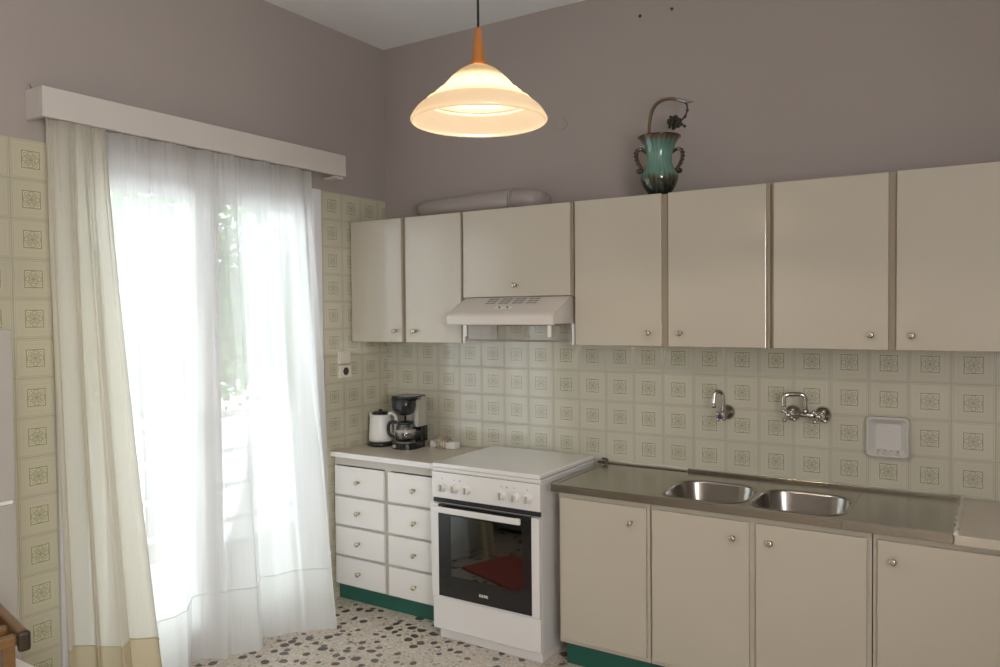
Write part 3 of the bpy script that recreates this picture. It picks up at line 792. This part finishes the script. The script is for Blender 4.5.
tube(bm, P_, [.003+.006*sin(pi*min(1, i/(len(P_)-1)+.05)) for i in range(len(P_))], 8); obj('leaf', bm, 'pale_leafm', fl)
bm = B(); P_ = spline([F(.108, .213), F(.128, .198), F(.127, .160), F(.114, .135), F(.10, .122)], 6)
tube(bm, P_, .0038, 8)
for a, b in ((.122, .145), (.130, .172), (.110, .110), (.120, .102)): bmesh.ops.create_icosphere(bm, subdivisions=1, radius=.008, matrix=Matrix.Translation(F(a, b)))
obj('tendril', bm, 'darkrose', fl)
bm = B()
for k in range(3):
    r_ = .010+.007*k; n_ = 5+k
    for j in range(n_):
        a = 2*pi*j/n_+k*.6; ctr = F(.080+r_*cos(a)*.8, .118+r_*sin(a)*.9)+Vector((.538, -.843, .0))*(.010-.004*k)
        m4 = Matrix.Translation(ctr) @ Matrix.Rotation(a, 4, Vector((.5, .8, 0))) @ Matrix.Diagonal((1, .55, 1, 1))
        bmesh.ops.create_uvsphere(bm, u_segments=10, v_segments=6, radius=.0125+.001*k, matrix=m4)
for f in bm.faces: f.smooth = True
obj('rose', bm, 'darkrose', fl)

# ------------------------------------------------------------------ pendant lamp
RZ = 2.0715; LX, LY = 1.963, -1.906
lp = thing('pendant_lamp', 'lit bell-shaped glass pendant lamp on a black cord', 'lamp', (LX, LY, RZ))
def shade_mat():
    t = NT('alabaster_glass'); tl = t.n('ShaderNodeBsdfTranslucent'); df = t.n('ShaderNodeBsdfDiffuse'); gl = t.n('ShaderNodeBsdfGlossy')
    co = t.coord(); c = t.mix(t.noise(9, 4, co), (.20, .165, .118), (.24, .20, .15))
    t.l(c, tl.inputs[0]); t.l(t.mix(t.noise(9, 4, co), (.17, .145, .11), (.20, .17, .135)), df.inputs[0]); gl.inputs['Roughness'].default_value = .25
    a = t.n('ShaderNodeMixShader'); a.inputs[0].default_value = .42; t.l(df.outputs[0], a.inputs[1]); t.l(tl.outputs[0], a.inputs[2])
    b = t.n('ShaderNodeMixShader'); b.inputs[0].default_value = .05; t.l(a.outputs[0], b.inputs[1]); t.l(gl.outputs[0], b.inputs[2])
    t.l(b.outputs[0], t.out.inputs[0]); return t.m
M['shade'] = shade_mat()
prof = [(.016, .134), (.030, .130), (.050, .119), (.070, .102), (.086, .084), (.096, .071), (.098, .0695), (.1035, .0690), (.1035, .0655), (.1065, .0625), (.112, .0615), (.1125, .0575), (.115, .053), (.126, .046), (.1275, .0450), (.134, .0450), (.135, .0400), (.145, .034), (.159, .022), (.169, .009), (.1745, -.002), (.1740, -.008), (.170, -.011)]
inner = [(r_-.004, z-.003) for r_, z in prof[:-2]]
bm = B(); P3 = spline([(r_, 0, z) for r_, z in prof], 2); lathe(bm, [(p.x, p.z) for p in P3], 96, None, False)
bm.verts.ensure_lookup_table()
obj('lamp_shade', bm, 'shade', lp)
bm = B(); lathe(bm, [(.0225, .133), (.0235, .138), (.0205, .142)], 24, None, False); lathe(bm, [(.0185, .138), (.0185, .146), (.0175, .148), (.0085, .226), (.0065, .228), (0, .228)], 28, None, False); obj('wooden_cone', bm, 'cone', lp)
bm = B(); tube(bm, [(0, 0, .226), (0, 0, 3.095-RZ)], .0032, 8); obj('cord', bm, 'cord', lp)
bm = B(); lathe(bm, [(.045, H-RZ-.001), (.045, H-RZ-.02), (.02, H-RZ-.045), (0, H-RZ-.045)], 24, None, False); obj('ceiling_rose', bm, 'cone', lp)
def bulb_mat():
    t = NT('warm_bulb'); t.b.inputs['Emission Color'].default_value = (1, .72, .42, 1); t.b.inputs['Emission Strength'].default_value = 14
    return t.m
M['bulb'] = bulb_mat()
bm = B(); lathe(bm, [(.012, .128), (.014, .105), (.024, .085), (.029, .066), (.026, .05), (.015, .040), (0, .037)], 24, None, False); obj('bulb', bm, 'bulb', lp)
pl = bpy.data.lights.new('pendant_light', 'POINT'); pl.energy = 7; pl.color = (1, .84, .66); pl.shadow_soft_size = .012
po = bpy.data.objects.new('pendant_light', pl); COL.objects.link(po); po.location = (LX, LY, RZ+.030)

# ------------------------------------------------------------------ taps
def flange(bm, x, z, r=.034):
    lathe(bm, [(r, 0), (r*.98, .006), (r*.75, .016), (r*.42, .022), (r*.36, .03)], 32, Matrix.Translation((x, 0, z)) @ Matrix.Rotation(radians(90), 4, 'X'), False)
tp = thing('wall_tap', 'single chrome wall tap with bent spout on the tiles left of the mixer', 'tap', (2.040, -.001, 1.108))
bm = B(); flange(bm, 0, 0, .036); obj('flange', bm, 'chrome', tp)
bm = B(); tube(bm, [(0, -.01, 0), (0, -.075, 0)], .012, 16); tube(bm, [(0, -.068, -.006), (0, -.092, -.006)], .015, 16); obj('valve_body', bm, 'chrome', tp)
bm = B(); tube(bm, spline([(0, -.058, .008), (0, -.060, .05), (-.004, -.064, .088), (-.014, -.075, .100), (-.030, -.088, .092), (-.034, -.094, .06), (-.034, -.096, .035)], 6), .0088, 14)
tube(bm, [(-.034, -.096, .048), (-.034, -.096, .028)], .010, 14); obj('spout', bm, 'chrome', tp)
def cross_handle(par, x, y, z, R=.029):
    bm = B()
    lathe(bm, [(.012, 0), (.013, .012), (.010, .02), (.006, .024), (0, .025)], 18, Matrix.Translation((x, y, z)) @ Matrix.Rotation(radians(90), 4, 'X'), False)
    for k in range(4):
        a = radians(45+90*k+8); p = Vector((x+R*cos(a), y-.012, z+R*sin(a)))
        tube(bm, [(x, y-.012, z), p], [.005, .005], 8); bmesh.ops.create_uvsphere(bm, u_segments=12, v_segments=8, radius=.0098, matrix=Matrix.Translation(p))
    return obj('cross_handle', bm, 'chrome', par)
ch_ = cross_handle(tp, 0, -.092, -.008, .018)
bm = B(); lathe(bm, [(.010, 0), (.010, .003), (0, .004)], 16, Matrix.Translation((0, -.1172, -.008)) @ Matrix.Rotation(radians(90), 4, 'X'), False); obj('blue_cap', bm, 'blue', ch_)
mx = thing('mixer_tap', 'chrome wall mixer tap with two cross handles above the sink bowls', 'tap', (2.390, -.001, 1.122))
for x in (-.062, .062):
    bm = B(); flange(bm, x, 0, .036); obj('flange', bm, 'chrome', mx)
bm = B(); tube(bm, [(-.075, -.045, 0), (.075, -.045, 0)], .013, 18)
for x in (-.062, .062): tube(bm, [(x, -.02, 0), (x, -.072, 0)], .017, 18)
obj('mixer_body', bm, 'chrome', mx)
for x in (-.062, .062): cross_handle(mx, x, -.072, 0)
bm = B(); tube(bm, spline([(0, -.045, .01), (0, -.05, .035), (0, -.055, .070), (-.006, -.058, .084), (-.022, -.064, .089), (-.060, -.082, .089), (-.074, -.088, .084), (-.080, -.090, .070), (-.080, -.090, .034)], 6), .0098, 14)
tube(bm, [(0, -.047, .004), (0, -.048, .026)], .013, 16); obj('spout', bm, 'chrome', mx)

# ------------------------------------------------------------------ soap dish
bm = B(); cx, cz, W2, H2 = 0, 0, .160, .166
def ro(w_, h_, r_, y): return [(x, y, z) for x, z in rc(w_, h_, r_, 6)]
loft(bm, [ro(W2, H2, .018, 0), ro(W2, H2, .018, -.034), ro(W2-.008, H2-.008, .016, -.042), ro(W2-.018, H2-.018, .014, -.042), ro(W2-.030, H2-.030, .014, -.030), ro(W2-.065, H2-.062, .012, -.003)], True, True)
for k in range(4): tube(bm, [(-.036+k*.024, -.012, -.058), (-.036+k*.024, -.040, -.068)], .004, 8)
sd = obj('soap_dish', bm, 'ceramic'); sd.location = (2.706, -.001, 1.047)
tag(sd, 'white ceramic soap dish recessed in a square frame on the wall tiles', 'soap dish')

# ------------------------------------------------------------------ wall sockets on the left wall
sp_ = thing('light_switch', 'cream blank switch plate on the left wall above the socket', 'switch', (.001, -.372, 1.333))
bm = B(); bx(bm, 0, .012, -.045, .045, -.036, .034); obj('plate', bm, 'cream_plastic', sp_, .003)
bm = B(); bx(bm, .0122, .016, -.022, .022, -.022, .022); obj('rocker', bm, 'cream_plastic', sp_, .002)
so = thing('power_socket', 'cream wall socket with dark round opening below the switch plate', 'socket', (.001, -.372, 1.255))
bm = B(); bx(bm, 0, .018, -.045, .045, -.036, .036); obj('plate', bm, 'cream_plastic', so, .003)
bm = B(); lathe(bm, [(.022, .019), (.020, .0192), (0, .0192)], 24, Matrix.Rotation(radians(90), 4, 'Y'), False); obj('socket_recess', bm, 'wooddark', so)
# marks on the plaster
bm = B(); R = Matrix.Rotation(radians(90), 4, 'X')
lathe(bm, [(.036, 0), (.036, .004), (.030, .005), (.028, .003), (0, .003)], 36, R, False)
o = obj('blanking_plate', bm, 'paint'); o.location = (1.19, -.0005, 2.541); tag(o, 'round painted-over cover plate on the back wall right of the lamp', 'cover plate')
for x, z, lab in ((1.621, 2.996, 'small dark plug hole high on the wall, the lower left of two'), (1.781, 2.995, 'small dark plug hole high on the wall, the right of two')):
    bm = B(); lathe(bm, [(.0075, 0), (.007, .0025), (.004, .0016), (0, .0016)], 14, R, False); o = obj('wall_plug', bm, 'wooddark'); o.location = (x, -.0003, z); tag(o, lab, 'wall plug', 'wall plugs high on the back wall')

# ------------------------------------------------------------------ fridge at the left edge
fg = thing('refrigerator', 'off-white two-door refrigerator against the left wall', 'refrigerator', (.0, -2.945, 0))
bm = B(); bx(bm, .03, .455, 0, .60, .02, 1.53); obj('cabinet', bm, 'fridge', fg, .006)
def fdoor(nm, z0, z1):
    bm = B(); n = 10
    pts = [(.460, .004), (.460, .602)] + [(.492+.008*sin(pi*k/n), .602-.598*k/n) for k in range(n+1)]
    prism(bm, pts, 'z', z0, z1); return obj(nm, bm, 'fridge', fg, .003)
fdoor('freezer_door', 1.002, 1.535)
dd = fdoor('fridge_door', .05, .990)
bm = B(); bx(bm, .458, .488, .01, .595, 0.9905, 1.0015); obj('door_gasket', bm, 'plastic', fg)
bm = B(); bx(bm, .495, .525, .05, .07, .70, .98); obj('handle', bm, 'fridge', dd, .006)
bm = B(); bx(bm, .05, .45, .03, .57, .001, .02); obj('foot_rail', bm, 'blackmat', fg)

# ------------------------------------------------------------------ wooden stool and white panel beside it
so_ = thing('wooden_stool', 'varnished wooden slatted stool with dark rounded corner at the bottom left', 'stool', (1.050, -2.586, 0), radians(-12))
Lx, Ly, zt_ = .36, .34, .792
for a, b in (((-Lx, -.010), (-.012, -.010)), ((-Lx, -Ly+.01), (-.012, -Ly+.01))):
    bm = B(); bx(bm, a[0]-.01, b[0], a[1]-.012, a[1]+.012, zt_-.045, zt_); obj('side_rail', bm, 'wood', so_, .006)
for x in (-.018, -.10, -.18, -.26, -.34):
    bm = B(); bx(bm, x-.012, x+.012, -Ly+.025, -.025, zt_-.036, zt_-.008); obj('slat', bm, 'wood', so_, .005)
for y in (-.010, -Ly+.01):
    bm = B(); bx(bm, -.0115, .008, y-.015, y+.014, zt_-.050, zt_+.001); obj('end_cap', bm, 'wooddark', so_, .008)
for x in (-.055, -Lx+.03):
    for y in (-.035, -Ly+.04):
        bm = B(); s_ = .018; bx(bm, x-s_, x+s_, y-s_*.8, y+s_*.8, .001, zt_-.046)
        obj('leg', bm, 'wood', so_, .004)
for y in (-.035, -Ly+.04):
    bm = B(); bx(bm, -Lx+.049, -.074, y-.01, y+.01, .25, .28); obj('stretcher', bm, 'wood', so_, .003)
bm = B(); bx(bm, .51, .80, -2.45, -2.405, .0, .55)
tag(obj('white_panel', bm, 'whitepaint', None, .006), 'upright white panel standing on the floor beneath the wooden stool', 'panel')

# ------------------------------------------------------------------ red rug (its reflection shows in the oven glass)
bm = B(); bx(bm, -.26, .26, -.20, .20, .001, .012)
o = obj('red_rug', bm, 'rug', None, .004); o.location = (.62, -1.62, 0); o.rotation_euler = (0, 0, radians(20))
tag(o, 'small red rug on the terrazzo floor, reflected in the oven door glass', 'rug')
